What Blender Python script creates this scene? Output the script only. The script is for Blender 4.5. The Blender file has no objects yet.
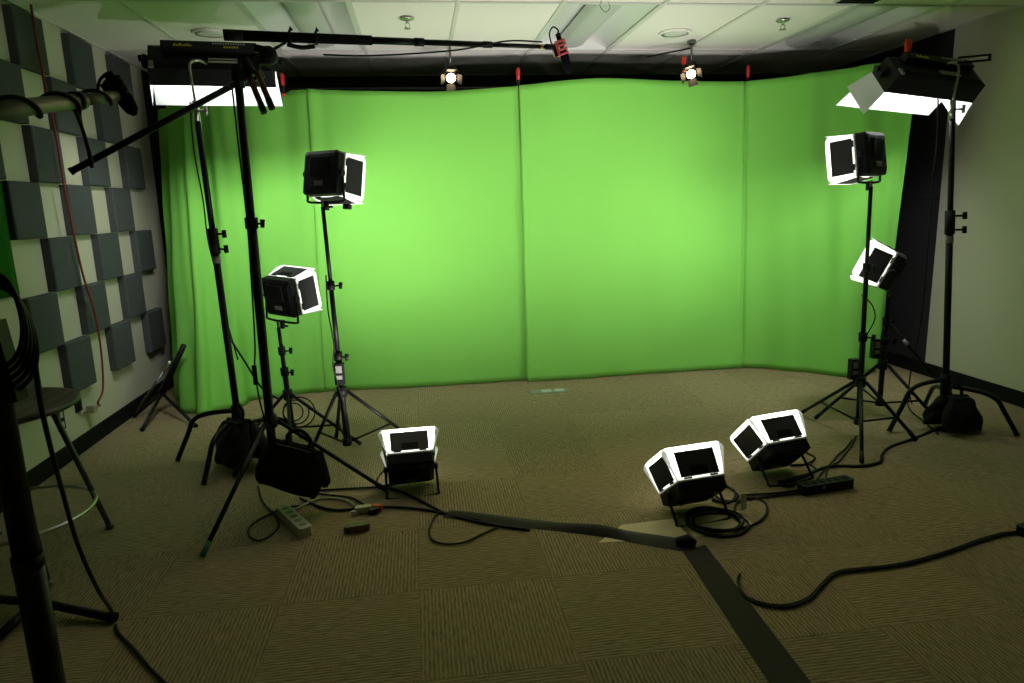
import bpy, math, random
from mathutils import Vector, Matrix
random.seed(7)
PI = math.pi
scene = bpy.context.scene
COL = scene.collection

# ------------------------------------------------------------------ camera
CAM_H = 1.40
YAW, PITCH, ROLL = 0.12919, 0.19719, -0.03008
FPX = 682.67
fw = Vector((math.sin(YAW)*math.cos(PITCH), math.cos(YAW)*math.cos(PITCH), -math.sin(PITCH)))
r0 = Vector((math.cos(YAW), -math.sin(YAW), 0)); u0 = r0.cross(fw)
rt = r0*math.cos(ROLL) + u0*math.sin(ROLL)
up = -r0*math.sin(ROLL) + u0*math.cos(ROLL)
cam = bpy.data.objects.new('camera', bpy.data.cameras.new('camera'))
COL.objects.link(cam)
cam.matrix_world = Matrix(((rt.x, up.x, -fw.x, 0), (rt.y, up.y, -fw.y, 0), (rt.z, up.z, -fw.z, CAM_H), (0, 0, 0, 1)))
cam.data.lens = 24.0; cam.data.sensor_width = 36.0; cam.data.clip_start = 0.02
scene.camera = cam

# ------------------------------------------------------------------ world and exposure
w = bpy.data.worlds.new('world'); scene.world = w; w.use_nodes = True
w.node_tree.nodes['Background'].inputs[0].default_value = (0.02, 0.02, 0.02, 1)
w.node_tree.nodes['Background'].inputs[1].default_value = 0.2
vs = scene.view_settings
vs.view_transform = 'Standard'; vs.look = 'None'; vs.gamma = 1.0; vs.use_curve_mapping = False
vs.exposure = -0.88
LED_POWER = 16.0        # glow of each square panel face
LED_WATT = 10.0         # forward beam of each square panel
TUBE_POWER = 22.0       # glow of the tubes in the two large fixtures
TUBE_WATT = 16.0        # forward beam of each large fixture
SPOT_POWER = 46.0       # the two warm track lamps

# survey helpers: a photographed point on a level plane z, or on an upright plane y or x, in metres
def ray(x, y): return fw + rt*((x-512)/FPX) - up*((y-341.5)/FPX)
def fp(x, y, z=0.0):
    d = ray(x, y); t = (z-CAM_H)/d.z
    return Vector((d.x*t, d.y*t, z))
def yp(x, y, Y):
    d = ray(x, y); t = Y/d.y
    return Vector((d.x*t, Y, CAM_H+d.z*t))
def xp(x, y, X):
    d = ray(x, y); t = X/d.x
    return Vector((X, d.y*t, CAM_H+d.z*t))

# ------------------------------------------------------------------ materials
def mat(name, col, rough=0.6, metal=0.0, var=0.0, vscale=8.0, bump=0.0, bscale=60.0, spec=0.5, col2=None):
    m = bpy.data.materials.new(name); m.use_nodes = True
    nt = m.node_tree; b = nt.nodes['Principled BSDF']
    b.inputs['Roughness'].default_value = rough; b.inputs['Metallic'].default_value = metal
    b.inputs['Specular IOR Level'].default_value = spec
    c = (*col, 1)
    b.inputs['Base Color'].default_value = c
    tc = nt.nodes.new('ShaderNodeTexCoord')
    if var or col2:
        n = nt.nodes.new('ShaderNodeTexNoise'); n.inputs['Scale'].default_value = vscale; n.inputs['Detail'].default_value = 4
        nt.links.new(tc.outputs['Object'], n.inputs['Vector'])
        mx = nt.nodes.new('ShaderNodeMix'); mx.data_type = 'RGBA'
        c2 = col2 if col2 else tuple(v*(1-var) for v in col)
        mx.inputs[6].default_value = (*c2, 1); mx.inputs[7].default_value = c
        nt.links.new(n.outputs['Fac'], mx.inputs[0]); nt.links.new(mx.outputs[2], b.inputs['Base Color'])
    if bump:
        n2 = nt.nodes.new('ShaderNodeTexNoise'); n2.inputs['Scale'].default_value = bscale; n2.inputs['Detail'].default_value = 3
        nt.links.new(tc.outputs['Object'], n2.inputs['Vector'])
        bp = nt.nodes.new('ShaderNodeBump'); bp.inputs['Strength'].default_value = bump; bp.inputs['Distance'].default_value = 0.01
        nt.links.new(n2.outputs['Fac'], bp.inputs['Height']); nt.links.new(bp.outputs['Normal'], b.inputs['Normal'])
    return m
def emit(name, col, strength):
    m = bpy.data.materials.new(name); m.use_nodes = True
    nt = m.node_tree; nt.nodes.clear()
    e = nt.nodes.new('ShaderNodeEmission'); e.inputs[0].default_value = (*col, 1); e.inputs[1].default_value = strength
    o = nt.nodes.new('ShaderNodeOutputMaterial'); nt.links.new(e.outputs[0], o.inputs[0])
    return m
def sheet_mat(name, col, trans):
    m = bpy.data.materials.new(name); m.use_nodes = True
    nt = m.node_tree; nt.nodes.clear()
    d = nt.nodes.new('ShaderNodeBsdfDiffuse'); d.inputs[0].default_value = (*col, 1)
    t = nt.nodes.new('ShaderNodeBsdfTranslucent'); t.inputs[0].default_value = (*col, 1)
    mx = nt.nodes.new('ShaderNodeMixShader'); mx.inputs[0].default_value = trans
    o = nt.nodes.new('ShaderNodeOutputMaterial')
    nt.links.new(d.outputs[0], mx.inputs[1]); nt.links.new(t.outputs[0], mx.inputs[2]); nt.links.new(mx.outputs[0], o.inputs[0])
    return m
def carpet_mat():
    m = bpy.data.materials.new('carpet'); m.use_nodes = True
    nt = m.node_tree; b = nt.nodes['Principled BSDF']; L = nt.links.new
    b.inputs['Roughness'].default_value = 0.95; b.inputs['Specular IOR Level'].default_value = 0.1
    tc = nt.nodes.new('ShaderNodeTexCoord')
    mp = nt.nodes.new('ShaderNodeMapping'); mp.inputs['Scale'].default_value = (1, 0.16, 1)
    L(tc.outputs['Object'], mp.inputs[0])
    st = nt.nodes.new('ShaderNodeTexNoise'); st.inputs['Scale'].default_value = 120; st.inputs['Detail'].default_value = 1
    L(mp.outputs[0], st.inputs['Vector'])
    wv = nt.nodes.new('ShaderNodeTexWave'); wv.wave_type = 'BANDS'; wv.bands_direction = 'X'
    wv.inputs['Scale'].default_value = 23.0; wv.inputs['Distortion'].default_value = 1.6; wv.inputs['Detail'].default_value = 2
    wv.inputs['Detail Scale'].default_value = 2.0
    L(tc.outputs['Object'], wv.inputs['Vector'])
    fine = nt.nodes.new('ShaderNodeTexNoise'); fine.inputs['Scale'].default_value = 210; fine.inputs['Detail'].default_value = 2
    L(tc.outputs['Object'], fine.inputs['Vector'])
    a1 = nt.nodes.new('ShaderNodeMath'); a1.operation = 'MULTIPLY'; a1.inputs[1].default_value = 0.30; L(wv.outputs['Fac'], a1.inputs[0])
    a2 = nt.nodes.new('ShaderNodeMath'); a2.operation = 'MULTIPLY_ADD'; a2.inputs[1].default_value = 0.62; L(st.outputs['Fac'], a2.inputs[0]); L(a1.outputs[0], a2.inputs[2])
    a3 = nt.nodes.new('ShaderNodeMath'); a3.operation = 'MULTIPLY_ADD'; a3.inputs[1].default_value = 0.42; L(fine.outputs['Fac'], a3.inputs[0]); L(a2.outputs[0], a3.inputs[2])
    oi = nt.nodes.new('ShaderNodeObjectInfo')
    a4 = nt.nodes.new('ShaderNodeMath'); a4.operation = 'MULTIPLY_ADD'; a4.inputs[1].default_value = 0.07; L(oi.outputs['Random'], a4.inputs[0]); L(a3.outputs[0], a4.inputs[2])
    cr = nt.nodes.new('ShaderNodeValToRGB'); L(a4.outputs[0], cr.inputs[0])
    cr.color_ramp.elements[0].position = 0.30; cr.color_ramp.elements[0].color = (0.075, 0.058, 0.031, 1)
    cr.color_ramp.elements[1].position = 0.95; cr.color_ramp.elements[1].color = (0.40, 0.312, 0.18, 1)
    L(cr.outputs[0], b.inputs['Base Color'])
    bp = nt.nodes.new('ShaderNodeBump'); bp.inputs['Strength'].default_value = 0.5; bp.inputs['Distance'].default_value = 0.004
    L(a3.outputs[0], bp.inputs['Height']); L(bp.outputs['Normal'], b.inputs['Normal'])
    return m
def wood_mat(name, c1, c2, scale):
    m = bpy.data.materials.new(name); m.use_nodes = True
    nt = m.node_tree; b = nt.nodes['Principled BSDF']; L = nt.links.new
    b.inputs['Roughness'].default_value = 0.4
    tc = nt.nodes.new('ShaderNodeTexCoord')
    wv = nt.nodes.new('ShaderNodeTexWave'); wv.inputs['Scale'].default_value = scale; wv.inputs['Distortion'].default_value = 3; wv.inputs['Detail'].default_value = 3
    L(tc.outputs['Object'], wv.inputs['Vector'])
    mx = nt.nodes.new('ShaderNodeMix'); mx.data_type = 'RGBA'; mx.inputs[6].default_value = (*c1, 1); mx.inputs[7].default_value = (*c2, 1)
    L(wv.outputs['Fac'], mx.inputs[0]); L(mx.outputs[2], b.inputs['Base Color'])
    return m
M = dict(
    carpet=carpet_mat(),
    wall=mat('wall_paint', (0.56, 0.54, 0.42), 0.75, var=0.06, vscale=3, bump=0.05, bscale=90),
    black_wall=mat('black_wall_paint', (0.018, 0.018, 0.02), 0.8, var=0.3, vscale=5),
    base=mat('black_baseboard', (0.006, 0.006, 0.0065), 0.7, spec=0.15),
    slab=mat('plenum', (0.03, 0.03, 0.03), 0.9),
    tile=mat('ceiling_tile', (0.84, 0.80, 0.74), 0.9, var=0.05, vscale=40, bump=0.25, bscale=220),
    grid=mat('ceiling_grid', (0.62, 0.62, 0.57), 0.5),
    trof=mat('fixture_white', (0.72, 0.73, 0.70), 0.28, spec=0.8),
    lens=mat('fixture_lens', (0.5, 0.52, 0.48), 0.45),
    panel=mat('acoustic_fabric', (0.092, 0.102, 0.102), 0.95, var=0.35, vscale=60, bump=0.3, bscale=300, spec=0.1),
    green=mat('green_muslin', (0.22, 0.61, 0.10), 0.9, var=0.10, vscale=1.3, bump=0.12, bscale=14, spec=0.12),
    black=mat('black_metal', (0.009, 0.009, 0.0095), 0.5, var=0.3, vscale=20, spec=0.25),
    satin=mat('satin_black_tube', (0.007, 0.007, 0.0075), 0.42, spec=0.22),
    plastic=mat('black_plastic', (0.008, 0.008, 0.0085), 0.55, var=0.2, vscale=30, spec=0.2),
    door=mat('black_door_paint', (0.018, 0.018, 0.019), 0.65),
    rubber=mat('black_rubber', (0.008, 0.008, 0.008), 0.65, spec=0.25),
    rubber_green=mat('green_tape', (0.03, 0.16, 0.07), 0.7),
    cloth=mat('black_nylon', (0.011, 0.012, 0.010), 0.8, var=0.3, vscale=12, bump=0.4, bscale=16, spec=0.2),
    chrome=mat('bright_steel', (0.55, 0.54, 0.5), 0.28, 1.0),
    steel=mat('grey_steel', (0.16, 0.16, 0.15), 0.35, 0.9),
    alu=mat('aluminium_strip', (0.5, 0.49, 0.45), 0.4, 0.6),
    sheet=sheet_mat('diffusion_sheet', (0.86, 0.87, 0.85), 0.45),
    flap=sheet_mat('white_flap', (0.84, 0.86, 0.85), 0.12),
    led=emit('led_face', (1.0, 0.99, 0.94), LED_POWER),
    tube=emit('fluorescent_tube', (0.96, 1.0, 0.97), TUBE_POWER),
    lamp=emit('warm_lamp', (1.0, 0.72, 0.40), 60.0),
    red=mat('red_plastic', (0.55, 0.022, 0.012), 0.45),
    orange=mat('orange_tip', (0.75, 0.10, 0.02), 0.5),
    darkred=mat('dark_red_plastic', (0.10, 0.012, 0.010), 0.5),
    pink=mat('pink_red_mount', (0.70, 0.10, 0.11), 0.45),
    yellow=mat('yellow_print', (0.55, 0.45, 0.03), 0.6),
    white_print=mat('white_print', (0.42, 0.42, 0.40), 0.6),
    grey_label=mat('grey_label', (0.33, 0.32, 0.29), 0.6, var=0.5, vscale=90),
    cream=mat('cream_plastic', (0.50, 0.48, 0.36), 0.5),
    redcable=mat('red_cable', (0.20, 0.018, 0.015), 0.5),
    brown=wood_mat('brown_wood', (0.10, 0.050, 0.022), (0.15, 0.08, 0.035), 8),
    seat=wood_mat('dark_seat_wood', (0.018, 0.010, 0.006), (0.085, 0.05, 0.03), 4),
    darkgreen=mat('dark_green_cloth', (0.012, 0.10, 0.008), 0.9, spec=0.1),
    stoolleg=mat('grey_painted_tube', (0.10, 0.105, 0.095), 0.35, 0.5),
    boomgrey=mat('grey_boom_tube', (0.11, 0.12, 0.085), 0.55, 0.0),
    foam=mat('black_foam', (0.010, 0.010, 0.010), 1.0, bump=0.5, bscale=300, spec=0.05),
    tape=mat('dark_cloth_tape', (0.024, 0.021, 0.014), 0.75, var=0.4, vscale=9, bump=0.3, bscale=35),
    tapedark=mat('black_floor_tape', (0.026, 0.021, 0.013), 0.9, var=0.4, vscale=12),
    paper=mat('floor_paper', (0.80, 0.70, 0.46), 0.7, vscale=14, col2=(0.58, 0.42, 0.28)),
    plate=mat('floor_outlet_plate', (0.20, 0.24, 0.17), 0.5),
    brass=mat('brass_ring', (0.6, 0.42, 0.14), 0.3, 1.0),
    peg=mat('pine_peg', (0.22, 0.15, 0.08), 0.7),
    stain=mat('carpet_stain', (0.06, 0.05, 0.035), 1.0),
)

# ------------------------------------------------------------------ mesh helpers
class MB:
    def __init__(s): s.v = []; s.f = []; s.sm = []
    def add(s, vs, fs, smooth=False):
        o = len(s.v); s.v += [tuple(v) for v in vs]
        s.f += [tuple(i+o for i in f) for f in fs]; s.sm += [smooth]*len(fs)
        return s
    def box(s, c, d, R=None, ch=0.0):
        c = Vector(c); hx, hy, hz = d[0]/2, d[1]/2, d[2]/2
        if ch:                                             # chamfered along the upright edges
            k = min(ch, hx*.9, hy*.9)
            p = [(-hx+k, -hy), (hx-k, -hy), (hx, -hy+k), (hx, hy-k), (hx-k, hy), (-hx+k, hy), (-hx, hy-k), (-hx, -hy+k)]
            v = [Vector((x, y, z)) for z in (-hz, hz) for x, y in p]
            f = [tuple(range(7, -1, -1)), tuple(range(8, 16))] + [(i, (i+1) % 8, 8+(i+1) % 8, 8+i) for i in range(8)]
        else:
            v = [Vector((x, y, z)) for z in (-hz, hz) for x, y in ((-hx, -hy), (hx, -hy), (hx, hy), (-hx, hy))]
            f = [(3, 2, 1, 0), (4, 5, 6, 7), (0, 1, 5, 4), (1, 2, 6, 5), (2, 3, 7, 6), (3, 0, 4, 7)]
        if R is not None: v = [R @ q for q in v]
        return s.add([q+c for q in v], f)
    def tube(s, pts, r, n=10, cap=True):
        P = [Vector(p) for p in pts]; m = len(P)
        rs = r if isinstance(r, (list, tuple)) else [r]*m
        T = [(P[min(i+1, m-1)]-P[max(i-1, 0)]).normalized() for i in range(m)]
        a = T[0].orthogonal().normalized(); vs = []
        for i in range(m):
            a = (a-T[i]*a.dot(T[i]))
            a = a.normalized() if a.length > 1e-6 else T[i].orthogonal().normalized()
            b = T[i].cross(a)
            vs += [P[i]+(a*math.cos(2*PI*k/n)+b*math.sin(2*PI*k/n))*rs[i] for k in range(n)]
        fs = [(i*n+k, i*n+(k+1) % n, (i+1)*n+(k+1) % n, (i+1)*n+k) for i in range(m-1) for k in range(n)]
        s.add(vs, fs, True)
        if cap:
            o = len(s.v)-len(vs)
            s.f += [tuple(o+k for k in range(n-1, -1, -1)), tuple(o+(m-1)*n+k for k in range(n))]; s.sm += [False, False]
        return s
    def lathe(s, prof, c=(0, 0, 0), R=None, n=20, cap=True):     # prof [(r, z)]
        c = Vector(c); vs = []
        for r, z in prof:
            for k in range(n):
                q = Vector((r*math.cos(2*PI*k/n), r*math.sin(2*PI*k/n), z))
                vs.append((R @ q if R is not None else q)+c)
        m = len(prof)
        s.add(vs, [(i*n+k, i*n+(k+1) % n, (i+1)*n+(k+1) % n, (i+1)*n+k) for i in range(m-1) for k in range(n)], True)
        if cap:
            o = len(s.v)-len(vs)
            s.f += [tuple(o+k for k in range(n-1, -1, -1)), tuple(o+(m-1)*n+k for k in range(n))]; s.sm += [False, False]
        return s
    def plate(s, poly, t):                                  # flat polygon given thickness t
        P = [Vector(p) for p in poly]; n = len(P)
        nr = (P[1]-P[0]).cross(P[2]-P[0]).normalized()*t
        return s.add(P+[p+nr for p in P], [tuple(range(n-1, -1, -1)), tuple(range(n, 2*n))]+[(i, (i+1) % n, n+(i+1) % n, n+i) for i in range(n)])
    def grid(s, rows, smooth=True, closed=False):
        n = len(rows[0]); m = len(rows); k = n if closed else n-1
        return s.add([p for r in rows for p in r], [(i*n+j, i*n+(j+1) % n, (i+1)*n+(j+1) % n, (i+1)*n+j) for i in range(m-1) for j in range(k)], smooth)
    def mesh(s, name, m):
        me = bpy.data.meshes.new(name); me.from_pydata(s.v, [], s.f)
        me.polygons.foreach_set('use_smooth', s.sm); me.materials.append(M[m]); me.update()
        return me
    def build(s, name, m, parent=None, loc=None, rot=None):
        o = bpy.data.objects.new(name, s.mesh(name, m)); COL.objects.link(o)
        if parent: o.parent = parent
        if loc is not None: o.location = loc
        if rot is not None: o.rotation_euler = rot
        return o
def inst(name, me, parent=None, loc=(0, 0, 0), rot=(0, 0, 0)):
    o = bpy.data.objects.new(name, me); COL.objects.link(o); o.location = loc; o.rotation_euler = rot
    if parent: o.parent = parent
    return o
def tag(o, label, cat, group=None):
    o['label'] = label; o['category'] = cat
    if group: o['group'] = group
    return o
def thing(name, label, cat, loc=(0, 0, 0), group=None):
    o = bpy.data.objects.new(name, None); COL.objects.link(o); o.empty_display_size = 0.05
    o.location = loc
    return tag(o, label, cat, group)
def struct(o): o['kind'] = 'structure'; return o
def smooth_path(P, k=6):
    P = [Vector(p) for p in P]
    if len(P) < 3: return P
    out = []
    for i in range(len(P)-1):
        a, b, c, d = P[max(i-1, 0)], P[i], P[i+1], P[min(i+2, len(P)-1)]
        for j in range(k):
            t = j/k
            out.append(0.5*((2*b)+(c-a)*t+(2*a-5*b+4*c-d)*t*t+(3*b-a-3*c+d)*t**3))
    return out+[P[-1]]
def RX(a): return Matrix.Rotation(a, 3, 'X')
def RY(a): return Matrix.Rotation(a, 3, 'Y')
def RZ(a): return Matrix.Rotation(a, 3, 'Z')
def frame_z(d):                                            # rotation taking +Z to direction d
    return Vector((0, 0, 1)).rotation_difference(Vector(d).normalized()).to_matrix()

# ------------------------------------------------------------------ the room
XL, XR, YB, YF, ZC = -2.107, 3.86, 6.40, -4.4, 2.54
YBL, YBR = 6.05, 4.72                                        # where the black paint starts on the side walls
floor = struct(MB().box(((XL+XR)/2, (YB+YF)/2, -0.06), (XR-XL+.3, YB-YF+.3, 0.10)).build('floor', 'slab'))
TS, TX0, TY0 = 0.5, -0.0723, 2.346                            # carpet tile size and grid origin
for i in range(-5, 9):
    for j in range(-14, 9):
        x0, x1 = max(TX0+i*TS, XL), min(TX0+(i+1)*TS, XR); y0, y1 = max(TY0+j*TS, YF), min(TY0+(j+1)*TS, YB)
        if x1-x0 < 0.02 or y1-y0 < 0.02: continue
        vert = (i+j) % 2 != 0
        cx, cy = (x0+x1)/2, (y0+y1)/2; dx, dy = x1-x0-.0003, y1-y0-.0003
        if not vert: dx, dy = dy, dx
        hx, hy, e = dx/2, dy/2, 0.0012
        b = MB().add([(-hx, -hy, -.009), (hx, -hy, -.009), (hx, hy, -.009), (-hx, hy, -.009), (-hx, -hy, -.0005), (hx, -hy, -.0005), (hx, hy, -.0005), (-hx, hy, -.0005),
                      (-hx+e, -hy+e, 0), (hx-e, -hy+e, 0), (hx-e, hy-e, 0), (-hx+e, hy-e, 0)],
                     [(3, 2, 1, 0), (8, 9, 10, 11)]+[(k, (k+1) % 4, 4+(k+1) % 4, 4+k) for k in range(4)]+[(4+k, 4+(k+1) % 4, 8+(k+1) % 4, 8+k) for k in range(4)])
        b.build('carpet_tile', 'carpet', floor, (cx, cy, 0), (0, 0, 0 if vert else PI/2))

wl = struct(MB().box((XL-.06, (YF+YBL)/2, ZC/2), (.12, YBL-YF, ZC+.1)).build('wall_left', 'wall'))
wr = struct(MB().box((XR+.06, (YF+YBR)/2, ZC/2), (.12, YBR-YF, ZC+.1)).build('wall_right', 'wall'))
wb = struct(MB().box(((XL+XR)/2, YB+.06, ZC/2), (XR-XL+.24, .12, ZC+.1)).build('wall_back', 'black_wall'))
struct(MB().box(((XL+XR)/2, YF-.06, ZC/2), (XR-XL+.24, .12, ZC+.1)).build('wall_front', 'black_wall'))
# black painted boards that finish the side walls next to the corner
for nm, X, y0, sx, par in (('black_board', XL, YBL, -1, wl), ('black_board', XR, YBR, 1, wr)):
    for z0, z1 in ((0, 1.345), (1.352, ZC+.05)):
        MB().box((X+sx*.06, (y0+YB)/2, (z0+z1)/2), (.12, YB-y0, z1-z0)).build(nm, 'black_wall', par)
for q in ((155, 114), (155, 173), (172, 262)):
    c = yp(*q, YB-.02); MB().box((c.x, YB-.02, c.z), (.09, .04, .02)).build('peg', 'peg', wb)
bbl = struct(MB().box((XL+.007, (YF+YB)/2, .052), (.014, YB-YF, .10)).build('baseboard_left', 'base'))
bbr = struct(MB().box((XR-.007, (YF+YB)/2, .052), (.014, YB-YF, .10)).build('baseboard_right', 'base'))

# acoustic panels, one foot square, in a chequer
PS, PC0, PZ = 0.3048, 4.183, 2.515
pm = MB()
h, t, e = PS/2-.002, .05, .006
pm.add([(0, -h, -h), (0, h, -h), (0, h, h), (0, -h, h), (t-e, -h, -h), (t-e, h, -h), (t-e, h, h), (t-e, -h, h), (t, -h+e, -h+e), (t, h-e, -h+e), (t, h-e, h-e), (t, -h+e, h-e)],
       [(3, 2, 1, 0), (8, 9, 10, 11)]+[(k, (k+1) % 4, 4+(k+1) % 4, 4+k) for k in range(4)]+[(4+k, 4+(k+1) % 4, 8+(k+1) % 4, 8+k) for k in range(4)])
pme = pm.mesh('acoustic_panel', 'panel')
for r in range(7):
    for c in range(-8, 5):
        if (r+c) % 2: continue
        if c < -1 and r in (3, 4): continue                     # the green cloth hangs here
        inst('acoustic_panel', pme, wl, (XL, PC0+(c+.5)*PS, PZ-(r+.5)*PS))
# wall outlets
for q, d in (((77, 402), 'plastic'), ((60, 420), 'plastic')):
    c = xp(*q, XL)
    o = tag(MB().box((XL+.004, c.y, c.z), (.008, .075, .12)).build('wall_outlet', d), 'black wall outlet plate with a cream plug in it, above baseboard' if q[0] == 77 else 'black wall outlet plate with bare socket, just right of the stool seat', 'outlet', 'wall outlets')
    for dz in (-.03, .03): MB().box((XL+.010, c.y, c.z+dz), (.006, .035, .035), ch=.01).build('socket', 'base' if q[0] == 77 else 'white_print', o)
ply = xp(86, 409, XL)
plug = tag(MB().box((XL+.04, ply.y, ply.z), (.06, .05, .045), ch=.012).build('wall_plug', 'cream'), 'cream plug at the end of the red cable', 'plug')
MB().box((XL+.012, ply.y-.05, ply.z+.0), (.006, .10, .012)).build('lead', 'cream', plug)

# ------------------------------------------------------------------ ceiling
ceil = struct(MB().box(((XL+XR)/2, (YB+YF)/2, ZC+.20), (XR-XL+.3, YB-YF+.3, .10)).build('ceiling', 'slab'))
GX0, GW, GY0, GL = -1.5336, 0.6096, 4.19, 1.2192
xs = [XL]+[GX0+k*GW for k in range(9)]+[XR]
ys = [YF]+[GY0+k*GL for k in range(-7, 2)]+[YB]
troffers = {(2, 4.19), (5, 4.19), (8, 4.19), (2, 0.53)}
for i in range(len(xs)-1):
    for j in range(len(ys)-1):
        if (i, round(ys[j], 2)) in troffers: continue
        x0, x1, y0, y1 = xs[i]+.008, xs[i+1]-.008, ys[j]+.008, ys[j+1]-.008
        MB().box(((x0+x1)/2, (y0+y1)/2, ZC+.016), (x1-x0, y1-y0, .02)).build('ceiling_tile', 'tile', ceil)
for x in xs: MB().box((min(max(x, XL+.012), XR-.012), (YF+YB)/2, ZC+.004), (.024, YB-YF, .012)).build('grid_bar', 'grid', ceil)
for y in ys[1:-1]:
    for i in range(len(xs)-1): MB().box(((xs[i]+xs[i+1])/2, y, ZC+.004), (xs[i+1]-xs[i]-.024, .024, .012)).build('grid_bar', 'grid', ceil)
MB().box(((XL+XR)/2, YB-.012, ZC+.004), (XR-XL, .024, .012)).build('grid_bar', 'grid', ceil)
tl = {2: 'over the left lights', 5: 'in the middle of the ceiling', 8: 'over the right side wall lights'}
for (i, y0) in sorted(troffers):
    x0, x1, ya, yb = xs[i]+.013, xs[i+1]-.013, y0+.013, y0+GL-.013
    cx = (x0+x1)/2; hw = (x1-x0)/2
    t = thing('recessed_ceiling_light', ('unlit recessed ceiling light %s' % tl[i]) if y0 > 4 else 'unlit recessed ceiling light far forward, out of the picture', 'ceiling light', (cx, (ya+yb)/2, ZC), 'recessed ceiling lights')
    hl = (yb-ya)/2
    for sgn in (-1, 1):
        prof = [(hw-.004-(hw-.05)*u, .006+.085*math.sin(u*PI/2)) for u in [k/8 for k in range(9)]]
        rows = [[(sgn*x, y, z) for x, z in prof] for y in (-hl, hl)]
        MB().grid(rows).build('side_reflector', 'trof', t)
        MB().box((0, sgn*(hl-.004), .045), (2*hw, .008, .085)).build('end_plate', 'trof', t)
        MB().box((sgn*(hw-.006), 0, .004), (.012, 2*hl, .012)).build('rim', 'grid', t)
    bk = [(-.10, .070), (-.09, .030), (-.05, .016), (0, .012), (.05, .016), (.09, .030), (.10, .070)]
    MB().grid([[(x, y, z) for x, z in bk] for y in (-hl+.01, hl-.01)]).build('lamp_basket', 'lens', t)
for q, lab in (((407, 18), 'small metal sprinkler head over the microphone boom'), ((783, 20), 'small metal sprinkler head nearer the right wall')):
    c = fp(*q, ZC); t = thing('sprinkler_head', lab, 'sprinkler', c, 'ceiling sprinklers')
    MB().lathe([(.010, -.002), (.042, -.002), (.045, -.006), (.03, -.012), (.014, -.016)]).build('escutcheon', 'chrome', t)
    m = MB().lathe([(.009, -.012), (.009, -.03), (.004, -.034)], n=10)
    for sg in (-1, 1): m.tube([(sg*.008, 0, -.028), (sg*.016, 0, -.042), (sg*.004, 0, -.058)], .0025, 6)
    m.build('frame', 'chrome', t)
    MB().lathe([(.004, -.056), (.022, -.058), (.022, -.061), (.004, -.063)], n=12).build('deflector', 'chrome', t)
for q, lab in (((675, 33), 'round white ceiling speaker between the lamps and the sprinkler'), ((210, 33), 'round white ceiling speaker above the left tube light')):
    c = fp(*q, ZC); t = thing('ceiling_speaker', lab, 'speaker', c, 'ceiling speakers')
    MB().lathe([(.095, .004), (.112, .004), (.112, -.004), (.104, -.010), (.095, -.008)], n=32, cap=False).build('rim', 'tile', t)
    MB().lathe([(.097, -.006), (.06, -.010), (.001, -.012)], n=32).build('grille', 'grid', t)
c = fp(853, 1, ZC)
t = thing('slot_vent', 'dark slotted air vent in the ceiling at the top edge', 'vent', (c.x+.02, c.y-.03, ZC))
MB().box((0, 0, -.002), (.26, .12, .008)).build('frame', 'grid', t)
for k in range(3): MB().box((0, -.035+k*.035, -.008), (.24, .018, .006)).build('slot', 'base', t)
t = smooth_path([fp(601, 0, ZC-.002), fp(601, 0, ZC-.03)+Vector((0, 0, -.01)), fp(600, 6, ZC-.05), fp(605, 12, ZC-.07), fp(610, 8, ZC-.05), fp(608, 2, ZC-.03)])
tag(MB().tube(t, .0022, 6).build('wire_hook', 'steel'), 'thin bent wire hook hanging from the middle ceiling light', 'hook')

# ------------------------------------------------------------------ green screen
def lerp_poly(P, u):
    n = len(P)-1; k = min(int(u*n), n-1); t = u*n-k
    a, b, c, d = P[max(k-1, 0)], P[k], P[k+1], P[min(k+2, n)]
    return 0.5*((2*b)+(c-a)*t+(2*a-5*b+4*c-d)*t*t+(3*b-a-3*c+d)*t**3)
def curtain(label, top, bot, nu, fold, nv=46):
    top = [Vector(p) for p in top]; bot = [Vector(p) for p in bot]; rows = []
    for j in range(nv+1):
        v = j/nv; row = []
        for i in range(nu+1):
            u = i/nu
            a, b = lerp_poly(top, u), lerp_poly(bot, u)
            p = a.lerp(b, v)
            g = (lerp_poly(top, min(u+.01, 1)).lerp(lerp_poly(bot, min(u+.01, 1)), v)-lerp_poly(top, max(u-.01, 0)).lerp(lerp_poly(bot, max(u-.01, 0)), v))
            n = Vector((g.y, -g.x, 0)).normalized()           # towards the room
            row.append(p+n*fold(u, v))
        rows.append(row)
    o = MB().grid(rows).build('green_curtain', 'green')
    s = o.modifiers.new('cloth', 'SOLIDIFY'); s.thickness = 0.002
    return tag(o, label, 'curtain', 'green screen curtains')
def S(x): return math.sin(2*PI*x)
def bumpf(u, c, w): return math.exp(-((u-c)/w)**2)
def wr_small(u, v, ph): return .005*S(2.3*u+1.1*v+ph)+.004*S(5.1*u-.6*v+2*ph)*v+.003*S(1.2*u+3.3*v+ph)
c1 = curtain('left green curtain with deep folds, bulging forward at the floor',
    [(-1.98, 6.02, 2.22), (-1.74, 5.74, 2.25), (-1.32, 5.50, 2.26), (-.72, 5.355, 2.262)],
    [(-1.92, 5.42, .004), (-1.62, 4.88, .004), (-1.28, 5.22, .004), (-.78, 5.385, .004)], 130,
    lambda u, v: .030*S(5.5*u+.12*v)*(1-.55*bumpf(u, .9, .25))+.018*S(11*u-.3*v+.2)*(1-.7*v)*bumpf(u, .35, .35)+wr_small(u, v, .1)+.012*S(8*u+.5*v)*v*v)
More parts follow.
